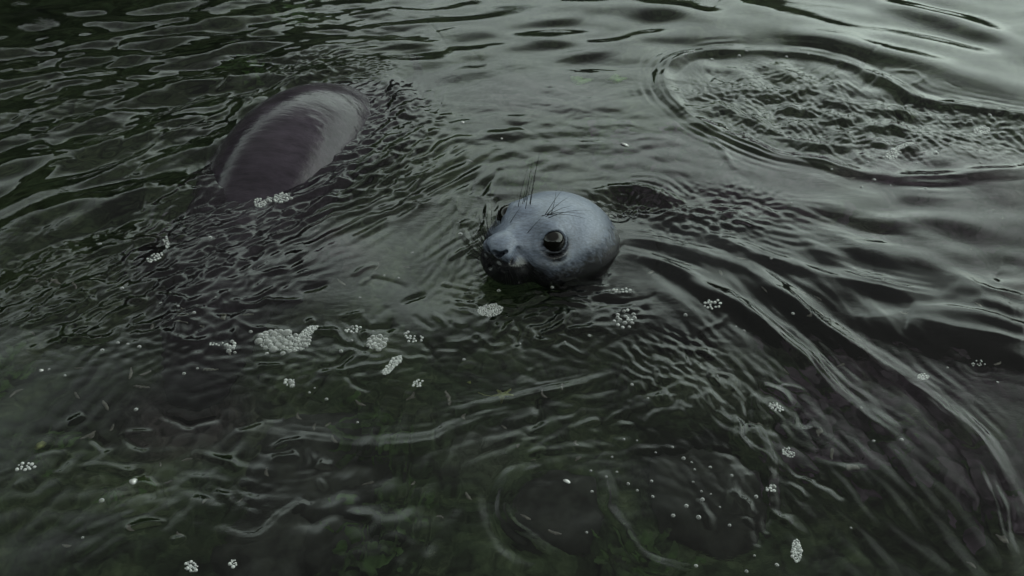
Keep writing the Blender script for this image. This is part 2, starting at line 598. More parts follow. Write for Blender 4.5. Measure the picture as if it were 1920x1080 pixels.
# cracks of dark slope across the middle left
zone(150, 530, 260, 110, 22, (.015, .035), .10, 300, (2, 5), 14)
zone(420, 470, 200, 90, 30, (.02, .04), .10, 140, (2, 5), 14)
zone(300, 620, 300, 90, 10, (.02, .05), .06, 120, (1.5, 4), 30)
for L_ in ([(0, 555), (90, 520), (200, 470), (310, 440)], [(0, 590), (120, 545), (260, 505), (330, 470)],
           [(140, 640), (230, 590), (300, 540), (420, 470)], [(330, 660), (340, 620), (335, 590), (310, 575)],
           [(430, 420), (520, 390), (600, 350)], [(60, 660), (120, 640), (200, 640)], [(210, 590), (310, 560), (400, 530)]):
    ridge(L_, .011, .0040, 1, wob=.010)
# behind the head and round it
zone(1050, 250, 300, 90, 2, (.04, .11), .05, 120, (2, 4), 12)
zone(1050, 200, 260, 110, 4, (.018, .035), .04, 260, (2, 5), 12)
zone(1330, 400, 140, 50, -8, (.02, .04), .17, 130, (1.5, 4), 22)
zone(1180, 382, 70, 20, -4, (.018, .035), .40, 60, (1.4, 3), 20)
ridge([(1105, 366), (1160, 352), (1215, 362), (1270, 385)], .022, .030, 1)
ridge([(1170, 392), (1240, 402), (1330, 405)], .02, .010)
dent(1165, 384, .05, .022, .7)
dent(1225, 392, .035, .014, .7)
rings(1040, 470, .19, .62, .085, .04, 230)
rings(1040, 470, .17, .36, .035, .04, 240)
zone(860, 470, 70, 90, 52, (.018, .035), .10, 70, (1.6, 4), 14)
zone(980, 555, 120, 28, 2, (.018, .035), .22, 80, (1.4, 3), 16)
zone(1000, 640, 190, 60, 0, (.02, .045), .05, 80, (1.5, 4), 25)
# wake of the head towards the right
for L_, w_, h_ in (([(1165, 445), (1300, 470), (1420, 520), (1540, 610), (1680, 700), (1800, 790), (1890, 900), (1930, 1000)], .024, .014),
                   ([(1160, 470), (1260, 500), (1370, 570), (1480, 650), (1570, 740), (1680, 820)], .022, .012),
                   ([(1180, 400), (1330, 440), (1450, 490), (1560, 520), (1650, 545), (1760, 560)], .022, .011),
                   ([(1200, 480), (1330, 530), (1420, 600), (1520, 690)], .02, .008),
                   ([(1560, 590), (1650, 600), (1760, 580), (1920, 620)], .05, .010),
                   ([(1640, 500), (1760, 510), (1850, 550), (1960, 570)], .06, .016),
                   ([(1700, 600), (1800, 625), (1960, 660)], .06, .016)):
    ridge(L_, w_, h_, 1)
zone(1450, 560, 260, 110, -34, (.05, .12), .055, 70, (2, 5), 9)
zone(1500, 650, 250, 140, -42, (.02, .04), .055, 200, (3, 7), 9)
zone(1420, 430, 200, 60, -16, (.025, .05), .06, 90, (2, 5), 10)
zone(1700, 450, 220, 90, -10, (.08, .2), .045, 50, (2, 4), 12)
# disturbed oval where another animal went down
OV = [(1243, 148), (1262, 118), (1310, 98), (1400, 95), (1500, 102), (1590, 122), (1660, 155), (1730, 186), (1830, 205), (1940, 222)]
OV2 = [(1243, 148), (1262, 188), (1310, 226), (1380, 258), (1450, 285), (1540, 300), (1620, 322), (1720, 334), (1820, 330), (1940, 316)]
ridge(OV2[::-1] + OV[1:], .026, .013, 1, taper=False)
ridge([(1300, 170), (1370, 205), (1440, 240), (1540, 268), (1680, 262)], .022, .009, 1)
zone(1440, 185, 180, 72, -14, (.05, .16), .12, 90, (.8, 1.8), 40)
zone(1440, 185, 170, 70, -14, (.013, .035), .20, 380, (1, 3.2), 36)
zone(1660, 245, 170, 60, -16, (.05, .13), .11, 70, (.9, 2), 30)
zone(1660, 245, 170, 60, -16, (.013, .032), .19, 320, (1, 3.2), 30)
zone(1850, 250, 110, 50, -8, (.013, .04), .17, 190, (1, 2.8), 30)
dent(1480, 190, .22, .012, .6)
# long smooth folds, upper right
for L_, w_, h_ in (([(820, 60), (1000, 32), (1200, 20), (1380, 32), (1560, 70), (1750, 130), (1960, 190)], .09, .020),
                   ([(1100, 70), (1300, 60), (1500, 72), (1700, 115), (1950, 200)], .06, .012),
                   ([(1350, 0), (1500, 25), (1700, 75), (1950, 150)], .07, .014),
                   ([(1560, -20), (1700, 20), (1950, 95)], .08, .018),
                   ([(900, 110), (1050, 85), (1200, 95), (1260, 120)], .06, .008)):
    ridge(L_, w_, h_)
zone(1600, 60, 420, 80, -12, (.16, .36), .05, 50, (2, 4), 5)
zone(1100, 90, 260, 60, 4, (.08, .2), .045, 60, (2, 4), 8)
# lower right: folds running away towards the corner
for L_ in ([(1200, 640), (1260, 700), (1340, 790), (1430, 860), (1450, 930)], [(1290, 660), (1370, 740), (1440, 850), (1445, 960), (1500, 1060)],
           [(1130, 880), (1150, 960), (1200, 1040), (1300, 1075)], [(1380, 870), (1380, 960)]):
    ridge(L_, .010, .0040, 1, wob=.012)
zone(1420, 820, 220, 160, -52, (.014, .035), .05, 200, (2, 6), 16)
zone(1260, 680, 90, 60, -45, (.014, .03), .26, 90, (1.3, 3), 22)
zone(1700, 900, 230, 160, -50, (.03, .08), .05, 70, (3, 7), 8)
ridge([(1640, 690), (1760, 770), (1830, 870), (1880, 1000), (1910, 1080)], .014, .005, 1, wob=.006)
# lower left and middle: slow curls
ridge([(440, 800), (560, 820), (680, 835), (800, 825), (880, 790), (960, 770)], .016, .0030, 2)
ridge([(1010, 855), (940, 880), (915, 940), (935, 1000), (1000, 1060)], .014, -.0065, 1)
ridge([(970, 860), (945, 920), (960, 980), (1040, 1050), (1120, 1080)], .012, .0022, 1)
ridge([(130, 876), (200, 874), (260, 890), (300, 930)], .008, .003)
ridge([(360, 930), (400, 965), (420, 1000), (480, 1010), (540, 960), (600, 930)], .010, .0022, 1)
ridge([(590, 1010), (640, 970), (700, 965)], .012, .002)
ridge([(840, 770), (960, 745), (1080, 720), (1180, 690)], .010, .003, 1)
zone(640, 960, 260, 110, 20, (.03, .09), .035, 90, (1.6, 4), 40)
zone(300, 900, 320, 150, 10, (.02, .06), .045, 150, (1.6, 4), 40)
zone(760, 900, 120, 140, 80, (.025, .06), .07, 70, (2, 5), 10)
zone(620, 680, 260, 60, 4, (.018, .04), .06, 110, (1.5, 4), 25)
zone(1050, 800, 220, 90, 16, (.02, .05), .04, 110, (1.6, 4), 18)
def cracks(px, py, rx, ry, deg, n, slope=.62, spread=16):
    """thin broken creases"""
    for _ in range(n):
        a, q = rnd.uniform(0, 6.283), math.sqrt(rnd.random())
        x, y = px + rx * q * math.cos(a), py + ry * q * math.sin(a)
        d = deg + rnd.gauss(0, spread)
        pts = [(x, y)]
        for i in range(rnd.randint(2, 5)):
            st = rnd.uniform(8, 26)
            d += rnd.gauss(0, 14)
            x, y = x + st * math.cos(R(d)), y - st * .8 * math.sin(R(d))
            pts.append((x, y))
        w = rnd.uniform(.0048, .0085)
        ridge(pts, w, slope * w * rnd.uniform(.5, 1.2) * rnd.choice((1, 1, -1)), 0, wob=.006)


cracks(170, 540, 240, 110, 22, 90)
cracks(420, 430, 170, 70, 28, 50)
cracks(600, 600, 300, 110, 10, 60, .5, 30)
cracks(720, 250, 130, 90, 30, 36, .3, 26)
cracks(700, 350, 140, 50, 28, 36)
cracks(240, 230, 240, 150, 20, 44, .6, 12)
cracks(1020, 590, 170, 60, 2, 50, .55, 30)
cracks(1270, 690, 90, 70, -45, 40, .4, 30)
cracks(1400, 850, 130, 160, -58, 40, .55)
cracks(900, 440, 70, 90, 50, 24)
cracks(1300, 390, 150, 40, -8, 30, .3)
cracks(300, 880, 300, 140, 0, 26, .55, 35)
cracks(1050, 780, 200, 80, 18, 24, .28)
cracks(1540, 200, 290, 80, -16, 80, .3, 30)
rings(1835, 688, .02, .09, .016, .10)
rings(560, 820, .10, .26, .02, .05, 300)
Hh *= fade * 0.98 + 0.02
SAMPLE = Hh


def zw(x, y):
    i = int(np.clip(np.searchsorted(XS, x), 1, len(XS) - 1))
    j = int(np.clip(np.searchsorted(YS, y), 1, len(YS) - 1))
    return float(Hh[j, i])


nx, ny = len(XS), len(YS)
idx = np.arange(nx * ny).reshape(ny, nx)
quads = np.stack([idx[:-1, :-1].ravel(), idx[:-1, 1:].ravel(), idx[1:, 1:].ravel(), idx[1:, :-1].ravel()], 1)
water = mesh_obj("water_surface", np.stack([GX.ravel(), GY.ravel(), Hh.ravel()], 1), quads, M_WATER)
tag(water, "dark rippled sea water with wakes, folds and swirls", "water", kind="structure")

# ------------------------------------------------------------------ seabed, the shore that the water mirrors and its added rear bank
bx = np.concatenate([-np.geomspace(45, 3, 14), np.linspace(-2.9, 2.9, 150), np.geomspace(3, 45, 14)])
by = np.concatenate([-np.geomspace(45, .3, 14), np.linspace(-.2, 5.2, 140), np.geomspace(5.4, 45, 14)])
BX, BY = np.meshgrid(bx, by)
BZ = -0.50 + .12 * fbm(BX * .9, BY * .9, 3) + .05 * fbm(BX * 4, BY * 4, 3) - .10 * np.clip((BY - 1.5) / 3, 0, 1)
i2 = np.arange(BX.size).reshape(BX.shape)
bed = mesh_obj("seabed", np.stack([BX.ravel(), BY.ravel(), BZ.ravel()], 1),
               np.stack([i2[:-1, :-1].ravel(), i2[:-1, 1:].ravel(), i2[1:, 1:].ravel(), i2[1:, :-1].ravel()], 1), M_BED)
pur, pal = np.zeros(BX.shape), np.zeros(BX.shape)
wob_ = .12 * fbm(BX * 3, BY * 3, 4)
for (x_, y_, rx_, ry_, k_) in ((1600, 520, .50, .30, 1), (1800, 650, .35, .25, 1), (1420, 330, .35, .25, .9), (440, 480, .28, .28, 1), (560, 500, .22, .16, .8), (1300, 520, .3, .15, .8),
                               (1760, 330, .4, .3, .8), (1000, 160, .3, .2, .7), (350, 780, .2, .15, .5)):
    c = under(x_, y_, -.5)
    pur = np.maximum(pur, k_ * np.clip(1.6 - 1.3 * (np.hypot((BX - c[0]) / rx_, (BY - c[1]) / ry_) + 1.6 * wob_), 0, 1))
for (x_, y_, r_, k_) in ((570, 880, .15, .8), (660, 860, .09, .5), (500, 1050, .10, .5), (900, 860, .10, .35), (1350, 700, .12, .3), (1050, 300, .20, .45), (740, 420, .2, .25)):
    c = under(x_, y_, -.5)
    pal = np.maximum(pal, k_ * np.clip(1.5 - 1.2 * (np.hypot(BX - c[0], BY - c[1]) / r_ + 2 * wob_), 0, 1))
fattr(bed, "purple", pur.ravel())
fattr(bed, "pale", pal.ravel())
tag(bed, "dark weedy seabed with pale and green patches under the water", "seabed", kind="structure")

NA, NR = 720, 26
az = np.linspace(0, 2 * np.pi, NA, endpoint=False)          # clockwise from +Y


def lerp_az(a):
    d = np.degrees(a)
    k = [0, 20, 40, 70, 100, 120, 145, 215, 240, 270, 300, 330, 345, 352, 360]
    el = [12, 8, 6, 7, 13, 28, 45, 45, 34, 26, 24, 24, 23, 17, 12]  # unseen stretch behind the camera is raised to darken the seal's front
    rr = [13, 16, 18, 16, 12, 9, 7, 7, 8, 8, 8.5, 9, 9.5, 11, 13]
    return np.interp(d, k, el), np.interp(d, k, rr)


el, rr = lerp_az(az)
top = rr * np.tan(np.radians(el)) * (1 + .16 * fbm(np.cos(az) * 9 + 3, np.sin(az) * 9, 5, .6))
s = np.linspace(0, 1, NR)
prof = np.concatenate([[-.08], np.clip(s[1:], 0, 1) ** .75])
SV = []
for j in range(NR):
    r_ = rr * (.80 + .30 * s[j]) + .35 * fbm(np.cos(az) * 6 + j * .3, np.sin(az) * 6 + 2, 4)
    z_ = top * prof[j] + .22 * fbm(np.cos(az) * 14 + j * .35, np.sin(az) * 14 + j * .2, 4) * (s[j] > 0) - (1.2 if j == 0 else 0)
    SV.append(np.stack([r_ * np.sin(az), r_ * np.cos(az), z_], 1))
SV = np.concatenate(SV)
i3 = np.arange(NA * NR).reshape(NR, NA)
i3 = np.concatenate([i3, i3[:, :1]], 1)
shore = mesh_obj("rocky_shore_and_shade_bank", SV, np.stack([i3[:-1, :-1].ravel(), i3[1:, :-1].ravel(), i3[1:, 1:].ravel(), i3[:-1, 1:].ravel()], 1), M_SHORE)
tag(shore, "dark green and black shore bank mirrored in the water, its unseen rear raised for shade", "shore", kind="structure")

# ------------------------------------------------------------------ seals
def smin(a, b, k):
    h = np.clip(.5 + .5 * (b - a) / k, 0, 1)
    return b * (1 - h) + a * h - k * h * (1 - h)


def smax(a, b, k):
    return -smin(-a, -b, k)


def ell(P, c, r, rz=0.0, ry=0.0):
    """ellipsoid; rz turns it about z, ry pitches it"""
    q = P - np.array(c)
    if rz:
        ca, sa = math.cos(rz), math.sin(rz)
        q = np.stack([q[:, 0] * ca + q[:, 1] * sa, -q[:, 0] * sa + q[:, 1] * ca, q[:, 2]], 1)
    if ry:
        ca, sa = math.cos(ry), math.sin(ry)
        q = np.stack([q[:, 0] * ca - q[:, 2] * sa, q[:, 1], q[:, 0] * sa + q[:, 2] * ca], 1)
    r = np.array(r)
    k0 = np.linalg.norm(q / r, axis=1)
    k1 = np.linalg.norm(q / (r * r), axis=1) + 1e-9
    return k0 * (k0 - 1) / k1


def cone(P, a, b, ra, rb):
    a, b = np.array(a), np.array(b)
    d = b - a
    t = np.clip((P - a) @ d / (d @ d), 0, 1)
    return np.linalg.norm(P - a - t[:, None] * d, axis=1) - (ra + (rb - ra) * t)


def torus(P, c, n, Rr, r, flat=1.0):
    q = P - np.array(c)
    n = np.array(n) / np.linalg.norm(n)
    h = q @ n
    rad = np.linalg.norm(q - h[:, None] * n, axis=1)
    return np.hypot(rad - Rr, h * flat) - r


def spine_curve(pts, n):
    P = smooth_line(pts, 24)
    s_ = np.r_[0, np.cumsum(np.linalg.norm(np.diff(P, axis=0), axis=1))]
    t = np.linspace(0, s_[-1], n)
    return np.stack([np.interp(t, s_, P[:, i]) for i in range(3)], 1)


def grow(sdf, spine, nth, cap, rmax=0.42, iters=46, densify=None):
    """skin a solid with rings of rays cast from its spine; one continuous closed surface"""
    T = np.gradient(spine, axis=0)
    T /= np.linalg.norm(T, axis=1)[:, None]
    ref = np.array([0, 0, 1.0])
    B = np.cross(T, ref)
    B /= np.linalg.norm(B, axis=1)[:, None]
    U = np.cross(B, T)
    th = np.linspace(0, 2 * np.pi, nth, endpoint=False)
    O, D = [], []

    def ringdirs(i, lean):
        rad = np.cos(th)[:, None] * U[i] + np.sin(th)[:, None] * B[i]
        d = math.cos(lean) * rad + math.sin(lean) * T[i]
        return d
    for a in np.linspace(-math.pi / 2, 0, cap, endpoint=False):
        D.append(ringdirs(0, a)), O.append(np.repeat(spine[:1], nth, 0))
    for i in range(len(spine)):
        D.append(ringdirs(i, 0)), O.append(np.repeat(spine[i:i + 1], nth, 0))
    for a in np.linspace(0, math.pi / 2, max(8, cap // 4))[1:]:
        D.append(ringdirs(-1, a)), O.append(np.repeat(spine[-1:], nth, 0))
    nr = len(D)
    O, D = np.concatenate(O), np.concatenate(D)
    r = np.full(len(O), rmax)
    for _ in range(iters):
        d = sdf(O + D * r[:, None])
        r = np.clip(r - d * .75, 0.002, rmax)
    V = O + D * r[:, None]
    ii = np.arange(nr * nth).reshape(nr, nth)
    ii = np.concatenate([ii, ii[:, :1]], 1)
    F = np.stack([ii[:-1, :-1].ravel(), ii[:-1, 1:].ravel(), ii[1:, 1:].ravel(), ii[1:, :-1].ravel()], 1)
    return V, F


# --- the seal that looks up: head frame x towards the nose, y to its left, z up
HY, HP, HR = R(-134.0), R(-27.0), R(-1.0)
HEAD_C = np.array([0.088, 2.08, 0.034])
ROT = np.array((Matrix.Rotation(HY, 3, 'Z') @ Matrix.Rotation(HP, 3, 'Y') @ Matrix.Rotation(HR, 3, 'X')))


def to_head(Pw):
    return (np.asarray(Pw) - HEAD_C) @ ROT


EYE_R = 0.034
EDIR = {s_: np.array([0.64, s_ * 0.62, 0.44]) / np.linalg.norm([0.64, 0.62, 0.44]) for s_ in (1, -1)}
body_w = [HEAD_C + np.array(v) for v in ((.035, .035, -.065), (.085, .080, -.17), (.22, .16, -.30), (.50, .20, -.40),
                                         (.9, .10, -.44), (1.25, -.05, -.45), (1.5, -.12, -.45))]
body_r = [.125, .145, .18, .205, .175, .10, .05]
body_h = [to_head(v) for v in body_w]
CH1 = None


def chain(pts, rad, n=4):
    Q = smooth_line(np.column_stack([np.array(pts), rad]), n)
    return [(Q[i, :3], Q[i + 1, :3], Q[i, 3], Q[i + 1, 3]) for i in range(len(Q) - 1)]


def body_sdf(P, ch):
    d = cone(P, *ch[0])
    for c in ch[1:]:
        d = smin(d, cone(P, *c), .012)
    return d


def skull_sdf(P):
    d = ell(P, (-.056, 0, -.002), (.165, .147, .117))                    # braincase
    d = smin(d, ell(P, (.055, 0, -.022), (.105, .080, .076)), .045)     # face
    for s_ in (1, -1):
        d = smin(d, ell(P, (.06, s_ * .046, .050), (.050, .032, .026), s_ * .25), .035)      # brow
        d = smin(d, ell(P, (.04, s_ * .085, -.045), (.075, .042, .05)), .04)                # cheek
    return d


EYES = {}
for s_ in (1, -1):
    p_ = np.array([.064, s_ * .056, .012])
    for _ in range(40):
        p_ = p_ - EDIR[s_] * skull_sdf(p_[None])[0] * .8
    EYES[s_] = p_ - EDIR[s_] * .0180


def head_sdf(P):
    d = skull_sdf(P)
    d = smin(d, cone(P, (.06, 0, -.015), (.158, 0, -.020), .052, .034), .028)                # bridge
    for s_ in (1, -1):
        d = smin(d, ell(P, (.142, s_ * .027, -.060), (.052, .036, .033), -s_ * .25), .018)   # whisker pads
    d = smin(d, ell(P, (.10, 0, -.088), (.075, .055, .035)), .03)                            # lower jaw
    d = smin(d, ell(P, (.176, 0, -.020), (.034, .035, .028), 0, .25), .012)                  # nose
    for s_ in (1, -1):
        d = smin(d, ell(P, (.172, s_ * .028, -.032), (.024, .013, .021), s_ * .3), .008)     # nostril wings
        # nostril, slanting, and the groove behind its wing
        c = cone(P, (.207, s_ * .007, -.042), (.186, s_ * .027, -.024), .0075, .0095)
        c = smin(c, cone(P, (.204, s_ * .012, -.034), (.166, s_ * .017, -.036), .0085, .007), .004)
        d = smax(d, -c, .0035)
        g = cone(P, (.158, s_ * .037, -.010), (.172, s_ * .041, -.042), .0028, .0026)
        d = smax(d, -g, .008)
        g = cone(P, (.130, s_ * .001, .0235), (.119, s_ * .034, .010), .0030, .0034)           # fold over the bridge
        d = smax(d, -g, .004)
        # mouth line under the pads
        g = cone(P, (.185, 0, -.076), (.120, s_ * .062, -.090), .0035, .0045)
        d = smax(d, -g, .006)
    d = smax(d, -cone(P, (.205, 0, -.050), (.190, 0, -.078), .003, .003), .006)              # cleft of the upper lip
    for s_ in (1, -1):
        e, n = EYES[s_], EDIR[s_]
        d = smax(d, -(np.linalg.norm(P - e, axis=1) - EYE_R - .0010), .003)
        q = P - (e + n * .012)
        dn = q @ np.array([.50, s_ * .05, -.86]) / .036                                     # +1 below, -1 above the eye
        d = smin(d, torus(P, e + n * (.0205), n, .0290, .0042) + np.clip(dn, 0, 1) * .0015, .006)    # lids
        d = smin(d, torus(P, e + n * .012, n, .0415, .0040) + np.clip(.35 - dn, 0, 1) * .02, .007)   # fold under the eye
        d = smax(d, -(torus(P, e + n * .017, n, .0350, .0022) + np.clip(.0 - dn, 0, 1) * .0035), .004)
        d = smax(d, -ell(P, e + np.array([.022, -s_ * .006, -.012]) + n * .020, (.012, .006, .005), -s_ * .5, .7), .004)  # tear corner
    return d


CH1 = chain(body_h, body_r)


def seal_sdf(P):
    return smin(head_sdf(P), body_sdf(P, CH1), .05)


spine_h = spine_curve([(.125, 0, -.032), (.06, 0, -.022), (0, 0, -.01), (-.05, 0, -.02)] + [tuple(v) for v in body_h[1:]], 400)
# more rings on the head than on the body
dist = np.linalg.norm(spine_h - spine_h[0], axis=1)
keep = [0]
for i in range(1, len(spine_h)):
    gap = .0030 if dist[i] < .25 else (.008 if dist[i] < .5 else .03)
    if np.linalg.norm(spine_h[i] - spine_h[keep[-1]]) >= gap:
        keep.append(i)
V, F = grow(seal_sdf, spine_h[keep], 300, 90)
Vw = V @ ROT.T + HEAD_C
base = np.array([HEAD_C[0], HEAD_C[1], 0.0])
seal1 = empty("seal", base)
tag(seal1, "grey seal with its big-eyed whiskered head raised out of the water", "seal")
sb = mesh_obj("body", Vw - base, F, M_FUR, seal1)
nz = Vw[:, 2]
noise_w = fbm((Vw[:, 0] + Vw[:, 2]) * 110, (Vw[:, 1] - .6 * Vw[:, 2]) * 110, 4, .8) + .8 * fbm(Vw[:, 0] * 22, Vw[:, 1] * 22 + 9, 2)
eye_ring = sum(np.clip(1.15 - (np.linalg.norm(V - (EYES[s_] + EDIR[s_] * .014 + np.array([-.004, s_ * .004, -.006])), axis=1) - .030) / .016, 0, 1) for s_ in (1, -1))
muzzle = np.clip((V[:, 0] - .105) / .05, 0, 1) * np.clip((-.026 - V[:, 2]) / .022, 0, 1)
fattr(sb, "wet", np.clip((.074 + .16 * np.clip(V[:, 0] - .05, 0, .1) - nz) / .06 + .35 * noise_w + .15 + .8 * eye_ring + .8 * muzzle, 0, 1))  # wetness near the waterline, plus shade painted into the lower face and muzzle

fattr(sb, "air", np.clip((nz + .02) / .02, .04, .5))

for s_ in (1, -1):
    e = EYES[s_] @ ROT.T + HEAD_C - base
    n = EDIR[s_] @ ROT.T
    nu, nv = 48, 32
    vs, fs = [], []
    zx = np.cross(n, [0, 0, 1.0]); zx /= np.linalg.norm(zx)
    zy = np.cross(zx, n)
    for j in range(nv + 1):
        a = math.pi * j / nv
        rr_ = EYE_R + .0022 * math.exp(-(a / .75) ** 2)              # cornea stands a little proud
        for i in range(nu):
            b = 2 * math.pi * i / nu
            vs.append(e + rr_ * (math.cos(a) * n + math.sin(a) * (math.cos(b) * zx + math.sin(b) * zy)))
    for j in range(nv):
        for i in range(nu):
            fs.append((j * nu + i, (j + 1) * nu + i, (j + 1) * nu + (i + 1) % nu, j * nu + (i + 1) % nu))
    mesh_obj("eye", vs, fs, M_EYE, seal1)


def surf(P0, D, lo=0.0, hi=.3):
    """where a ray from inside the head leaves it"""
    P0, D = np.array(P0, float), np.array(D, float)
    D /= np.linalg.norm(D)
    a, b = lo, hi
    for _ in range(40):
        m_ = (a + b) / 2
        if seal_sdf((P0 + D * m_)[None])[0] < 0:
            a = m_
        else:
            b = m_
    return P0 + D * a


def tube(pts, r0, r1, sides=5):
    pts = np.asarray(pts)
    T = np.gradient(pts, axis=0)
    vs, fs = [], []
    for i, (p, t) in enumerate(zip(pts, T)):
        t = t / np.linalg.norm(t)
        a = np.cross(t, [.3, .5, .8]); a /= np.linalg.norm(a)
        b = np.cross(t, a)
        r = r0 + (r1 - r0) * i / (len(pts) - 1)
        for k in range(sides):
            vs.append(p + r * (math.cos(6.2832 * k / sides) * a + math.sin(6.2832 * k / sides) * b))
    for i in range(len(pts) - 1):
        for k in range(sides):
            fs.append((i * sides + k, i * sides + (k + 1) % sides, (i + 1) * sides + (k + 1) % sides, (i + 1) * sides + k))
    fs.append(tuple(range(sides))[::-1])
    return vs, fs


def whisker(root, d0, bend, length, r=.0009):
    """root and directions in the head frame"""
    d0 = np.array(d0, float); d0 /= np.linalg.norm(d0)
    bend = np.array(bend, float)
    t = np.linspace(0, 1, 9)[:, None]
    p = root - d0 * .002 + length * (d0 * t + bend * t * t)
    vs, fs = tube(p @ ROT.T + HEAD_C - base, r, r * .25)
    mesh_obj("whisker", vs, fs, M_WHISK, seal1)


wr = random.Random(3)
for s_ in (1, -1):
    # brow tufts
    for k in range(7):
        a = (k - 3) / 3
        rt_ = surf((.04, s_ * .012, .0), (.034 + (.015 if s_ < 0 else .006) * a + wr.uniform(-.004, .004), s_ * (.010 + .016 * wr.random()), .055))
        if s_ > 0:
            whisker(rt_, (-.42 - .10 * a, .10 + .34 * a, .40), (-.20 + .1 * wr.random(), .20 * a, -.24), wr.uniform(.08, .12))
        else:
            whisker(rt_, (.02 + .16 * a, -.10 + .14 * a, .50), (-.10, -.12 * wr.random() + .05, .02), wr.uniform(.08, .13))
    # one bristle on the nose
    rt_ = surf((.10, 0, 0), (.03, s_ * .030, .03))
    whisker(rt_, (-.25, s_ * .05, .5), (-.10, 0, 0), .045)
    # moustache
    for row in range(4):
        for k in range(7):
            x_ = .178 - .013 * k
            rt_ = surf((.135, s_ * .012, -.055), (x_ - .135, s_ * (.032 + .004 * k), -.012 * row + .012))
            if s_ > 0:
                whisker(rt_, (.20 - .12 * k, .60 + .05 * k, -.10 - .17 * row), (-.12, .04, -.20), wr.uniform(.03, .05) + .003 * k, .0006)
            else:
                whisker(rt_, (.42 - .13 * k, -.60, .60 - .17 * row), (-.05, -.04, -.08), wr.uniform(.045, .07) + .003 * k, .0009)

# --- the seal whose wet back breaks the surface while its head is under
bw, br = [], []
for a_, b_, z_, r_ in ((330, 560, -.44, .09), (400, 440, -.31, .155), (470, 338, -.170, .195), (535, 268, -.100, .205), (600, 210, -.120, .195),
                       (660, 155, -.235, .165), (740, 90, -.40, .09), (790, 50, -.46, .05)):
    p_ = W(a_, b_)
    bw.append(np.array([p_[0], p_[1], z_]))
    br.append(r_)
CH2 = chain(bw, br)
spine2 = spine_curve([tuple(v) for v in bw], 240)


FOLD = []
for pts_ in ([(576, 218), (585, 229), (594, 241), (603, 252), (611, 262)], [(576, 218), (587, 223), (598, 229), (608, 236)]):
    on = []
    for a_, b_ in pts_:                                     # where the line of sight meets the back
        o_, d_ = CAM, W(a_, b_) - CAM
        d_ = d_ / np.linalg.norm(d_)
        t_ = 2.0
        for _ in range(60):
            t_ += .8 * body_sdf((o_ + d_ * t_)[None], CH2)[0]
        on.append(o_ + d_ * t_)
    FOLD += list(zip(on[:-1], on[1:]))


def seal2_sdf(P):
    d = body_sdf(P, CH2)
    for a_, b_ in FOLD:                                     # skin fold across the back
        d = smin(d, cone(P, a_, b_, .0012, .0014), .007)
    return d


V, F = grow(seal2_sdf, spine2, 300, 16, .40, 30)
base2 = np.array([bw[3][0], bw[3][1], 0.0])
seal2 = empty("seal", base2)
tag(seal2, "dark wet seal back arching out of the water, its head below", "seal")
sb2 = mesh_obj("body", V - base2, F, M_FUR2, seal2)
fattr(sb2, "air", np.clip((V[:, 2] + .02) / .05, .04, .28))
fattr(sb2, "wet", np.clip(.6 + fbm(V[:, 0] * 9, V[:, 1] * 9, 3), 0, 1))


def flipper(name, root_pt, d, flat, length, width, parent, pbase, mat):
    """tapering, slightly curved paddle with a blunt tip"""
    d = np.array(d, float) / np.linalg.norm(d)
    n = np.array(flat, float)
    n = n - (n @ d) * d
    n /= np.linalg.norm(n)
    sd_ = np.cross(n, d)
    vs, fs, m_, k_ = [], [], 14, 18
    for i in range(m_):
        t = i / (m_ - 1)
        w = width * (1 - .35 * t) * math.sqrt(max(1e-3, 1 - max(0, (t - .8) / .2) ** 2 * .98))
        th_ = .030 * (1 - .8 * t) + .003
        c_ = np.array(root_pt) + d * length * t + sd_ * .18 * length * t * t - n * .05 * length * t * t
        for j in range(k_):
            a = 6.28318 * j / k_
            vs.append(c_ + sd_ * w * math.cos(a) + n * th_ * math.sin(a) - pbase)
    for i in range(m_ - 1):
        for j in range(k_):
            fs.append((i * k_ + j, i * k_ + (j + 1) % k_, (i + 1) * k_ + (j + 1) % k_, (i + 1) * k_ + j))
    fs += [tuple(range(k_))[::-1], tuple(range((m_ - 1) * k_, m_ * k_))]
    o = mesh_obj(name, vs, fs, mat, parent)
    fattr(o, "wet", np.ones(len(vs)))
    fattr(o, "air", np.full(len(vs), .04))


for par_, bs_, pts_, mt_, i_, zt in ((seal1, base, body_w, M_FUR, 2, -1), (seal2, base2, bw, M_FUR2, 1, -1)):
    ax = pts_[i_ + 1] - pts_[i_]
    ax /= np.linalg.norm(ax)
    side = np.cross(ax, [0, 0, 1.0])
    side /= np.linalg.norm(side)
    for s_ in (1, -1):
        flipper("fore_flipper", pts_[i_] + side * s_ * .12 - np.array([0, 0, .05]), side * s_ * .8 + ax * .8 + np.array([0, 0, -.25]), (0, 0, 1), .24, .055, par_, bs_, mt_)
        tl = pts_[-1] - pts_[-2]
        tl /= np.linalg.norm(tl)
        flipper("hind_flipper", pts_[-1] - tl * .03 + side * s_ * .02, tl + side * s_ * .45, side, .20, .05, par_, bs_, mt_)
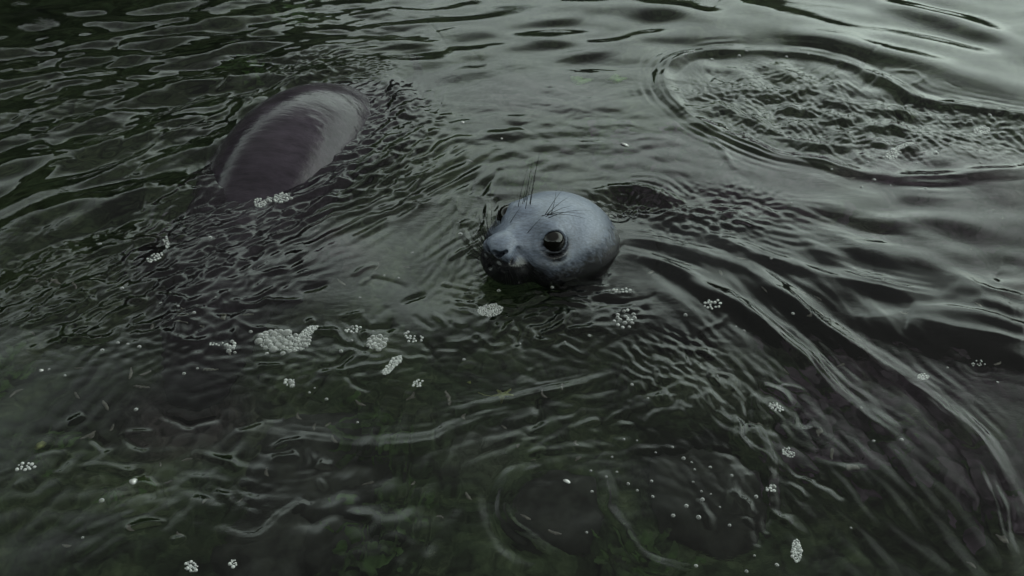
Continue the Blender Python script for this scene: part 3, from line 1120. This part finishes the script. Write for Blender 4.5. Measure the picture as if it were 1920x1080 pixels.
# ------------------------------------------------------------------ foam and bubbles on the water
def dome_mesh(name, sq=.75, mat=None):
    nu, nv = 14, 6
    vs, fs = [], []
    for j in range(nv):
        a = (math.pi / 2 + .25) * (1 - j / nv)
        for i in range(nu):
            b = 6.28318 * i / nu
            vs.append((math.sin(a) * math.cos(b), math.sin(a) * math.sin(b), sq * math.cos(a)))
    vs.append((0, 0, sq))
    for j in range(nv - 1):
        for i in range(nu):
            fs.append((j * nu + i, j * nu + (i + 1) % nu, (j + 1) * nu + (i + 1) % nu, (j + 1) * nu + i))
    for i in range(nu):
        fs.append(((nv - 1) * nu + i, (nv - 1) * nu + (i + 1) % nu, nv * nu))
    me = bpy.data.meshes.new(name)
    me.from_pydata(vs, [], fs)
    me.polygons.foreach_set("use_smooth", np.ones(len(me.polygons), bool))
    me.materials.append(mat or M_BUB)
    return me


DOME = dome_mesh("bubble")
DOMES = [DOME, dome_mesh("bubble", .6), dome_mesh("bubble", .9)]
FOAMS = [dome_mesh("bubble", .7, M_FOAM), dome_mesh("bubble", 1.0, M_FOAM)]


def put_dome(name, p, r, parent=None):
    o = bpy.data.objects.new(name, rnd.choice(FOAMS if parent and r < .0042 else DOMES))
    COL.objects.link(o)
    o.location = tuple(map(float, p))
    o.rotation_euler = (rnd.uniform(-.15, .15), rnd.uniform(-.15, .15), rnd.uniform(0, 6.28))
    o.scale = (r * rnd.uniform(.92, 1.1), r * rnd.uniform(.92, 1.1), r)
    if parent:
        o.parent = parent
    return o


def foam(label, spans, n, rmax, rmin=.0014):
    """a raft of bubbles packed inside ellipses given in photo pixels: (x, y, half width, half height, tilt, biggest bubble)"""
    c = W(spans[0][0], spans[0][1])
    root = empty("foam_patch", (c[0], c[1], zw(c[0], c[1])))
    tag(root, label, "foam", "patches of foam on the water")
    placed = []
    k = tries = 0
    while k < n and tries < n * 60:
        tries += 1
        x0, y0, hw, hh, tl, rm = spans[rnd.randrange(len(spans))]
        a, q = rnd.uniform(0, 6.283), math.sqrt(rnd.random())
        u, v = hw * q * math.cos(a), hh * q * math.sin(a)
        px, py = x0 + u * math.cos(R(tl)) + v * math.sin(R(tl)), y0 - u * math.sin(R(tl)) + v * math.cos(R(tl))
        p = W(px, py)
        f_ = min(1.0, tries / (n * 12))
        r = max(rmin, rm * (1 - f_) ** 1.3 * rnd.uniform(.6, 1.0))
        if any((p[0] - b[0]) ** 2 + (p[1] - b[1]) ** 2 < ((.76 if r > .0048 else .93) * (r + b[2])) ** 2 for b in placed):
            continue
        placed.append((p[0], p[1], r))
        k += 1
        put_dome("bubble", (p[0] - c[0], p[1] - c[1], zw(p[0], p[1]) - zw(c[0], c[1]) - .25 * r), r, root)
    return root


foam("large raft of clustered bubbles with a tail, in dark open water", [(518, 638, 34, 18, 0, .0135), (553, 642, 30, 15, 8, .008), (578, 622, 20, 7, 28, .0035)], 210, .01)
foam("small dense oval of fine bubbles just below the seal's chin", [(919, 583, 24, 12, 4, .0030)], 130, .004)
foam("round foam cluster with one big bubble, beside a slanting foam strip", [(707, 645, 18, 13, 0, .0085)], 80, .004)
foam("slanting strip of fine foam near a round foam cluster", [(742, 680, 14, 7, 35, .0045), (727, 695, 12, 7, 40, .004)], 90, .004)
foam("thin cluster of bubbles beyond the large bubble raft", [(662, 618, 16, 7, 15, .005)], 12, .004)
foam("few loose bubbles drifting left of the large bubble raft", [(432, 648, 12, 10, 0, .0075), (405, 645, 14, 4, 10, .003)], 14, .004)
foam("three-bubble clump below the large bubble raft", [(545, 716, 11, 8, 0, .0075)], 8, .004)
foam("tiny clump of bubbles trailing the slanting foam strip", [(783, 718, 10, 6, 20, .004)], 12, .003)
foam("single file of small bubbles beyond the slanting foam strip", [(780, 638, 20, 6, 5, .004), (765, 632, 6, 10, 0, .005)], 14, .003)
foam("jagged foam scrap on the rim of the disturbed oval", [(1675, 285, 14, 9, 30, .006), (1695, 272, 18, 4, 12, .004)], 110, .004)
foam("white foam tuft inside the narrow end of the disturbed oval", [(1841, 243, 14, 8, 0, .005)], 90, .004)
foam("white churned foam beside the seal's submerging back", [(508, 362, 26, 14, -20, .007), (530, 372, 16, 9, 0, .006), (488, 378, 12, 8, 0, .004)], 90, .004)
foam("white fleck of foam in the crease past the submerged seal's head", [(292, 488, 16, 7, 25, .004), (313, 458, 5, 12, 10, .003)], 40, .003)
foam("upright column of bubbles in the dark lower wake", [(1494, 1032, 9, 22, 0, .0045)], 46, .003)
foam("pair of bubble clumps in the dark lower wake", [(1478, 848, 13, 9, -40, .003), (1445, 915, 9, 7, 0, .0045)], 30, .003)
foam("bubbly scrap of foam beside a ring ripple", [(1730, 707, 11, 6, 0, .004)], 26, .003)
foam("half-sunk clump of bubbles near the weed at the dark edge", [(358, 1063, 13, 10, 0, .004)], 20, .003)
foam("smaller clump of bubbles next to a half-sunk clump", [(437, 1057, 8, 7, 0, .004)], 10, .003)
foam("loose bubbles drifting under the seal's cheek, in its wake", [(1172, 600, 22, 16, 0, .006), (1166, 545, 20, 6, 0, .0045)], 26, .003)
foam("bubbles in a small dark whirl of the wake", [(1335, 574, 16, 7, 0, .0045)], 14, .003)
foam("scrap of foam where two folds of the wake meet", [(1455, 764, 14, 7, -20, .004)], 20, .003)
foam("faint cluster of bubbles among dark weed", [(48, 873, 20, 8, 10, .005)], 12, .003)
foam("ring of tiny bubbles at the centre of a ring ripple", [(1834, 686, 13, 8, 0, .002)], 12, .002, .0015)

def near(x, y):
    """the landmark a small floating thing lies beside"""
    spots = [((1420, 110), "on the disturbed oval's smooth rim"), ((1780, 240), "in the oval's narrow tail"), ((1660, 330), "just outside the disturbed oval"),
             ((1250, 930), "in the scatter past the curled swirl"), ((1440, 1010), "beside the upright bubble column"), ((1060, 720), "below the seal's chin"),
             ((1420, 560), "in the seal's wake"), ((1750, 700), "by the ring ripple"), ((540, 640), "around the large bubble raft"), ((740, 680), "by the slanting foam strip"),
             ((250, 640), "over the cracked ripples"), ((120, 480), "on the creased water past the diving seal"), ((430, 600), "between the raft and the cracked ripples"),
             ((200, 930), "near the pointed white chip"), ((620, 790), "by the long curved fold"), ((800, 470), "between the two seals"), ((1560, 840), "in the lower wake folds"),
             ((900, 880), "inside the curled swirl"), ((1840, 450), "under the bright wake streaks"), ((1150, 270), "behind the seal's head"), ((1850, 1000), "in the dark outer wake")]
    return min(spots, key=lambda q: (q[0][0] - x) ** 2 + (1.5 * (q[0][1] - y)) ** 2)[1]


singles = [(863, 438, 7), (395, 448, 6), (188, 460, 6), (230, 545, 6), (302, 570, 5), (335, 577, 4), (255, 768, 7), (190, 937, 8), (1445, 490, 4),
           (1484, 383, 4), (1735, 354, 5), (1640, 334, 5), (1616, 346, 5), (1755, 287, 8), (1903, 314, 7), (1838, 306, 5), (1720, 303, 4), (1820, 225, 5),
           (1776, 218, 5), (1855, 219, 5), (1395, 620, 4), (1486, 592, 5), (1285, 594, 6), (1380, 612, 3), (975, 642, 4), (935, 545, 6), (1035, 540, 5),
           (870, 674, 5), (675, 560, 4), (748, 521, 4), (720, 516, 4), (773, 472, 4), (640, 420, 3), (92, 693, 4), (122, 705, 4), (192, 658, 6), (222, 645, 5),
           (240, 647, 5), (262, 652, 6), (425, 645, 5), (470, 622, 6), (440, 660, 5), (700, 622, 3), (612, 747, 5), (580, 735, 4), (590, 727, 3),
           (1282, 857, 6), (1332, 874, 5), (1372, 892, 5), (1300, 902, 4), (1317, 936, 7), (1287, 948, 7), (1262, 967, 7), (1310, 970, 8), (1345, 705, 3),
           (1261, 836, 4), (1297, 865, 3), (1303, 878, 4), (1315, 920, 4), (1333, 925, 3), (1350, 950, 4), (1368, 984, 5), (1305, 1060, 6), (1400, 1070, 6),
           (1457, 1058, 7), (1415, 1040, 4), (1418, 930, 6), (1638, 827, 5), (1690, 826, 6), (1870, 718, 4), (1776, 690, 4), (1596, 989, 4), (1615, 765, 4),
           (1060, 640, 3), (1105, 630, 5), (1185, 720, 5), (1215, 745, 4), (1170, 820, 4), (1148, 853, 4), (1195, 822, 3), (1230, 845, 3), (1108, 880, 4),
           (1137, 892, 4), (1157, 882, 4), (1178, 905, 5), (1195, 918, 4), (1222, 900, 5), (1224, 930, 5), (1110, 920, 5), (155, 1008, 4), (1100, 1000, 4),
           (1300, 100, 4), (1335, 108, 5), (1400, 97, 4), (1386, 103, 5), (1446, 110, 4), (1502, 96, 3), (1545, 100, 3), (1285, 106, 4), (1515, 105, 4),
           (1475, 105, 4), (1660, 206, 5), (1700, 195, 5), (1740, 208, 4), (1560, 315, 4), (1628, 300, 4), (1645, 312, 3), (1670, 345, 3), (1790, 330, 3),
           (530, 662, 8), (640, 660, 6), (660, 640, 4), (670, 790, 4), (545, 645, 4), (500, 662, 6), (345, 700, 5), (370, 690, 4), (365, 590, 5), (405, 560, 3)]
srnd = random.Random(5)
for (x_, y_, d_) in singles:
    p = W(x_, y_)
    r = max(.0022, .62 * d_ / pxm(x_, y_))
    o = put_dome("bubble", (p[0], p[1], zw(p[0], p[1]) - .0005), r)
    tag(o, "single pale bubble floating " + near(x_, y_), "bubble", "single bubbles " + near(x_, y_))

# ------------------------------------------------------------------ drifting scraps, leaves and weed
def strip(name, length, width, curl, mat, seed, n=9, zig=0.0):
    q = random.Random(seed)
    a = q.uniform(0, 6.28)
    pts, p = [], np.array([0.0, 0, 0])
    for i in range(n):
        pts.append(p.copy())
        a += curl / n + q.uniform(-.22, .22) + (zig * (-1) ** i)
        p = p + length / n * np.array([math.cos(a), math.sin(a), q.uniform(-.35, .35)])
    pts = np.array(pts) - np.mean(pts, axis=0)
    T = np.gradient(pts, axis=0)
    vs, fs = [], []
    for i in range(n):
        t = T[i] / np.linalg.norm(T[i])
        s_ = np.cross(t, [0, 0, 1]); s_ /= np.linalg.norm(s_)
        w = width * (math.sin(math.pi * (i + .6) / (n + .2)) ** .7) * q.uniform(.75, 1.2)
        th_ = np.array([0, 0, .0006])
        vs += [pts[i] - s_ * w, pts[i] + th_, pts[i] + s_ * w, pts[i] - th_]
    for i in range(n - 1):
        for k in range(4):
            fs.append((4 * i + k, 4 * i + (k + 1) % 4, 4 * i + 4 + (k + 1) % 4, 4 * i + 4 + k))
    fs += [(3, 2, 1, 0), tuple(range(4 * n - 4, 4 * n))]
    return vs, fs


flakes = [(395, 692, 30, .3, 1), (340, 600, 22, 2.5, 0), (205, 585, 16, .2, 0), (355, 545, 0, 0, 0), (285, 613, 16, 1, 0), (180, 640, 20, 2.2, 0), (345, 575, 18, 2, 0),
          (380, 610, 14, 2, 0), (415, 595, 18, 1, 0), (465, 590, 20, 1.2, 0), (272, 700, 22, -1, 0), (150, 690, 18, .5, 0), (145, 740, 24, -.8, 0), (30, 735, 28, -.6, 0),
          (245, 700, 30, .2, 0), (265, 725, 34, .4, 1), (315, 905, 16, 1, 0), (500, 885, 18, 2, 0), (430, 660, 14, 1, 0), (198, 760, 26, .3, 0), (165, 815, 30, .2, 0),
          (210, 800, 18, 1, 0), (125, 1025, 18, 1, 0), (245, 990, 16, 1, 0), (335, 1003, 16, .3, 0), (385, 940, 14, 2, 0), (560, 780, 22, 1.3, 0), (590, 800, 18, 1, 0),
          (615, 795, 16, 1, 0), (625, 825, 20, -1.5, 0), (770, 745, 16, 1.5, 0), (772, 740, 20, 1, 0), (840, 745, 40, .4, 1), (870, 780, 20, 1.4, 0), (675, 755, 24, -.7, 0),
          (1020, 738, 18, .6, 0), (1055, 725, 12, 2, 0), (945, 800, 12, 1, 0), (972, 836, 10, 1, 0), (1000, 860, 12, 2, 0), (1080, 830, 16, 2.8, 0), (1083, 860, 14, 1, 0),
          (878, 930, 20, 1.8, 0), (775, 905, 12, 1, 0), (690, 905, 18, 1, 0), (985, 970, 22, .6, 0), (1040, 1000, 26, .4, 0), (825, 970, 14, 2, 0), (655, 615, 12, 1, 0),
          (1350, 512, 14, .5, 0), (1390, 485, 14, .7, 0), (1535, 555, 16, 1, 0), (1528, 590, 18, .3, 0), (1605, 640, 12, 1, 0), (1695, 590, 14, 1.2, 0), (1835, 575, 14, .5, 0),
          (1870, 682, 18, .8, 0), (1580, 680, 16, 1.2, 0), (1475, 695, 16, 1.4, 0), (1440, 540, 14, .6, 0), (1505, 550, 10, 1, 0), (1880, 410, 10, 1, 0), (1640, 440, 10, .4, 0),
          (1860, 395, 10, .5, 0), (1820, 470, 8, .5, 0), (1285, 500, 12, 1, 0), (1220, 510, 14, .6, 0), (1600, 330, 10, .5, 0), (1560, 300, 10, 1, 0), (1268, 300, 12, .6, 0),
          (880, 300, 12, .4, 0), (1090, 268, 10, .8, 0), (705, 500, 26, .3, 0), (640, 530, 24, .4, 0), (760, 500, 18, .6, 0), (80, 470, 22, .3, 0), (140, 455, 16, .6, 0),
          (105, 525, 24, .4, 0), (65, 520, 14, 1, 0), (140, 535, 14, 1.4, 0), (60, 625, 12, 1, 0), (350, 860, 18, .3, 0), (300, 870, 10, .8, 0), (450, 940, 14, .5, 0),
          (1880, 1010, 22, -.5, 0), (1820, 1060, 18, .4, 0), (1420, 790, 20, .3, 0), (1560, 850, 26, .2, 0), (1600, 880, 24, .2, 0), (1535, 810, 20, .3, 0)]
for k, (x_, y_, l_, cu, zg) in enumerate(flakes):
    if l_ == 0:
        continue
    zd = -srnd.uniform(.015, .13)
    p = under(x_, y_, zd)
    vs, fs = strip("shed_skin_flake", 1.25 * l_ / pxm(x_, y_), .0021 + .00006 * l_, cu, M_FLAKE, k, 9, .8 if zg else 0)
    o = mesh_obj("shed_skin_flake", vs, fs, M_FLAKE)
    o.location = tuple(map(float, p))
    o.rotation_euler = (0, 0, srnd.uniform(-.5, .9))
    if zg:
        tag(o, "long zigzag scrap of pale shed skin " + near(x_, y_), "flake", "zigzag scraps of shed skin")
    else:
        tag(o, "pale curled skin flake sunk just " + near(x_, y_), "flake", "skin flakes " + near(x_, y_))


def chip(x_, y_, l_, w_, ang, label, mat=M_PETAL, lift=.001):
    """small bright floating chip: a lens-shaped flake with a raised middle"""
    n = 10
    s_ = 1 / pxm(x_, y_)
    vs = [(0, 0, .0016), (0, 0, -.0008)]
    for i in range(n):
        a = 6.283 * i / n
        vs.append((l_ * s_ * math.cos(a), w_ * s_ * math.sin(a) * (1.25 - .35 * math.cos(a)), .0003 * math.sin(3 * a)))
    fs = [(0, 2 + i, 2 + (i + 1) % n) for i in range(n)] + [(1, 2 + (i + 1) % n, 2 + i) for i in range(n)]
    o = mesh_obj("shell_chip", vs, fs, mat)
    p = W(x_, y_)
    o.location = (p[0], p[1], zw(p[0], p[1]) + lift)
    o.rotation_euler = (.1, .15, wang(x_, y_, ang))
    tag(o, label, "shell chip", "white chips on the water")


chip(250, 900, 8, 6, 32, "white pointed chip floating at the edge of a dark fold")
chip(1063, 901, 5, 6, 60, "small white chip floating within the curled swirl")
chip(1172, 270, 5, 7, 40, "pale squarish chip floating behind the seal's head")
chip(868, 231, 3, 3, 0, "tiny white dot of debris between the two seals")
chip(941, 262, 2, 2, 0, "tiniest white speck of debris behind the seal's head")
chip(78, 695, 4, 3, 10, "small white oval chip over green weed")


def lobed_leaf(name, size, mat, seed, lobes=5, depth=.55):
    q = random.Random(seed)
    n = 60
    ph = q.uniform(0, 6.28)
    top_, rim = [(0, 0, .0012)], []
    for i in range(n):
        a = 6.283 * i / n
        r = size * (1 - depth * abs(math.sin(lobes * a / 2 + ph)) ** .7 + .08 * q.uniform(-1, 1))
        rim.append((r * math.cos(a), r * math.sin(a) * .8, .12 * size * math.sin(2 * a + ph) + .03 * size * q.uniform(-1, 1)))
    vs = top_ + rim + [(0, 0, -.0006)]
    fs = [(0, 1 + i, 1 + (i + 1) % n) for i in range(n)] + [(n + 1, 1 + (i + 1) % n, 1 + i) for i in range(n)]
    return vs, fs


def leaf(x_, y_, zd, size_px, mat, label, name, cat, seed, lobes, depth, rz=0.0, sx=1.0):
    p = under(x_, y_, zd)
    vs, fs = lobed_leaf(name, size_px / pxm(x_, y_), mat, seed, lobes, depth)
    o = mesh_obj(name, vs, fs, mat)
    o.location = tuple(map(float, p))
    o.rotation_euler = (.15, -.1, rz)
    o.scale = (sx, 1, 1)
    return tag(o, label, cat)


lf = leaf(943, 739, -.03, 24, M_LEAF, "pointed yellow-green leaf drifting below the seal's head", "fallen_leaf", "leaf", 4, 5, .62, .2, 1.15)
vs, fs = tube([(-.02, 0, 0), (-.035, .008, .002), (-.045, .018, .003)], .0008, .0005)
mesh_obj("leaf_stalk", vs, fs, M_LEAF, lf)
leaf(75, 834, -.03, 12, M_LEAF, "short yellowish leaf scrap beside dark weed", "fallen_leaf", "leaf", 6, 2, .3, .3, 1.3)
leaf(880, 716, -.01, 5, M_LEAF, "tiny yellow leaf fragment above the pointed leaf", "fallen_leaf", "leaf", 8, 3, .4)
leaf(1089, 150, -.05, 24, M_ALGA2, "bright green scrap of seaweed, flatter and darker of two beyond the seals", "sea_lettuce", "seaweed", 11, 3, .35, 0, 1.1)
leaf(1157, 147, -.04, 23, M_ALGA2, "bright green ragged scrap of seaweed nearest the disturbed oval", "sea_lettuce", "seaweed", 12, 4, .4)


def frond_clump(x_, y_, zb, n, size, mat, label, name="sea_lettuce", seed=1):
    """tuft of wavy blades on the bottom"""
    q = random.Random(seed)
    c = under(x_, y_, zb)
    root = empty(name, c)
    tag(root, label, "seaweed")
    for k in range(n * 5):
        a0 = q.uniform(0, 6.28)
        L = size * q.uniform(.2, .5)
        o0 = np.array([q.gauss(0, .34) * size, q.gauss(0, .34) * size, q.uniform(-.15, .1) * size])
        w0 = L * q.uniform(.10, .22)
        m_ = 12
        vs, fs = [], []
        for i in range(m_):
            t = i / (m_ - 1)
            cen = o0 + np.array([math.cos(a0), math.sin(a0), 0]) * L * t + np.array([0, 0, .35 * L * math.sin(1.7 * t)])
            a0 += q.uniform(-.12, .12)
            sd_ = np.array([-math.sin(a0), math.cos(a0), 0])
            w = w0 * (math.sin(math.pi * (.08 + .86 * t)) ** .6) * q.uniform(.8, 1.2)
            rf = .12 * w0 * math.sin(7 * t + k)
            vs += [cen - sd_ * w + [0, 0, rf], cen + [0, 0, .002], cen + sd_ * w - [0, 0, rf]]
        for i in range(m_ - 1):
            for j in range(2):
                fs.append((3 * i + j, 3 * i + j + 1, 3 * i + 4 + j, 3 * i + 3 + j))
        mesh_obj("frond", vs, fs, mat, root)
    return root


frond_clump(700, 805, -.36, 9, .13, M_ALGA, "green seaweed clump under a long curved fold of water", seed=1)
frond_clump(742, 955, -.36, 8, .11, M_ALGA, "green seaweed clump between a curled swirl and a pale patch", seed=2)
frond_clump(690, 1050, -.36, 8, .11, M_ALGA, "dim green seaweed at the foot of the curled swirl", seed=3)
frond_clump(1195, 1060, -.36, 8, .11, M_ALGA, "olive seaweed tuft past the curled swirl", seed=4)
frond_clump(20, 690, -.30, 7, .10, M_ALGA, "vivid green seaweed under cracked ripples", seed=5)
frond_clump(90, 825, -.34, 6, .10, M_ALGA, "dark green seaweed beside a short yellowish leaf scrap", seed=6)
frond_clump(1120, 255, -.42, 9, .16, M_ALGA, "faint green seaweed deep in the water behind the seal's head", seed=7)
frond_clump(980, 330, -.42, 8, .15, M_ALGA, "green seaweed beside the raised head, under fine ripples", seed=8)
frond_clump(540, 30, -.25, 8, .16, M_ALGA, "green seaweed at the water's dark far end", seed=9)
frond_clump(460, 120, -.28, 7, .15, M_ALGA, "green seaweed past the arched back, under streaked water", seed=10)
frond_clump(215, 925, -.28, 5, .06, M_ALGA, "yellowish weed tuft beside a pointed white chip", seed=11)
for k, (x_, y_) in enumerate(((1650, 560), (1800, 420), (1450, 430), (460, 500), (430, 430), (1250, 300), (1600, 780), (1850, 880))):
    lab = ["purple weed bed under the smooth wake past the head", "purple weed under smooth water near bright streaks", "purple weed in the first wake fold behind the head",
           "purple weed in front of the arched back", "purple weed right below the diving seal", "purple weed beside the disturbed oval",
           "purple weed between two wake folds", "purple weed in the dark corner of the wake"][k]
    frond_clump(x_, y_, -.42, 14, .26, M_KELP, lab, "purple_weed", 30 + k)


def rock(x_, y_, zb, size, label, seed):
    q = np.random.default_rng(seed)
    import bmesh
    bm = bmesh.new()
    bmesh.ops.create_icosphere(bm, subdivisions=4, radius=1.0)
    co = np.array([v.co[:] for v in bm.verts])
    f_ = 1 + .25 * fbm(co[:, 0] * 1.6 + seed, co[:, 1] * 1.6 + co[:, 2], 4)
    for v, k in zip(bm.verts, f_):
        v.co = v.co * float(k) * size
        v.co.z *= .55
    me = bpy.data.meshes.new("submerged_stone")
    bm.to_mesh(me)
    bm.free()
    me.polygons.foreach_set("use_smooth", np.ones(len(me.polygons), bool))
    me.materials.append(M_ROCK)
    o = bpy.data.objects.new("submerged_stone", me)
    COL.objects.link(o)
    o.location = tuple(map(float, under(x_, y_, zb)))
    o.rotation_euler = (0, 0, float(q.uniform(0, 6)))
    tag(o, label, "stone")


rock(590, 880, -.45, .17, "broad pale stone lying under the still patch of water", 1)
rock(500, 1040, -.42, .11, "pale stone under water near the broad pale stone", 2)
rock(630, 1030, -.42, .08, "small pale stone beside dim green seaweed", 3)
rock(1040, 960, -.50, .12, "dark round stone under the curled swirl", 4)
rock(1330, 940, -.52, .15, "greenish stone under the scattered single bubbles", 5)
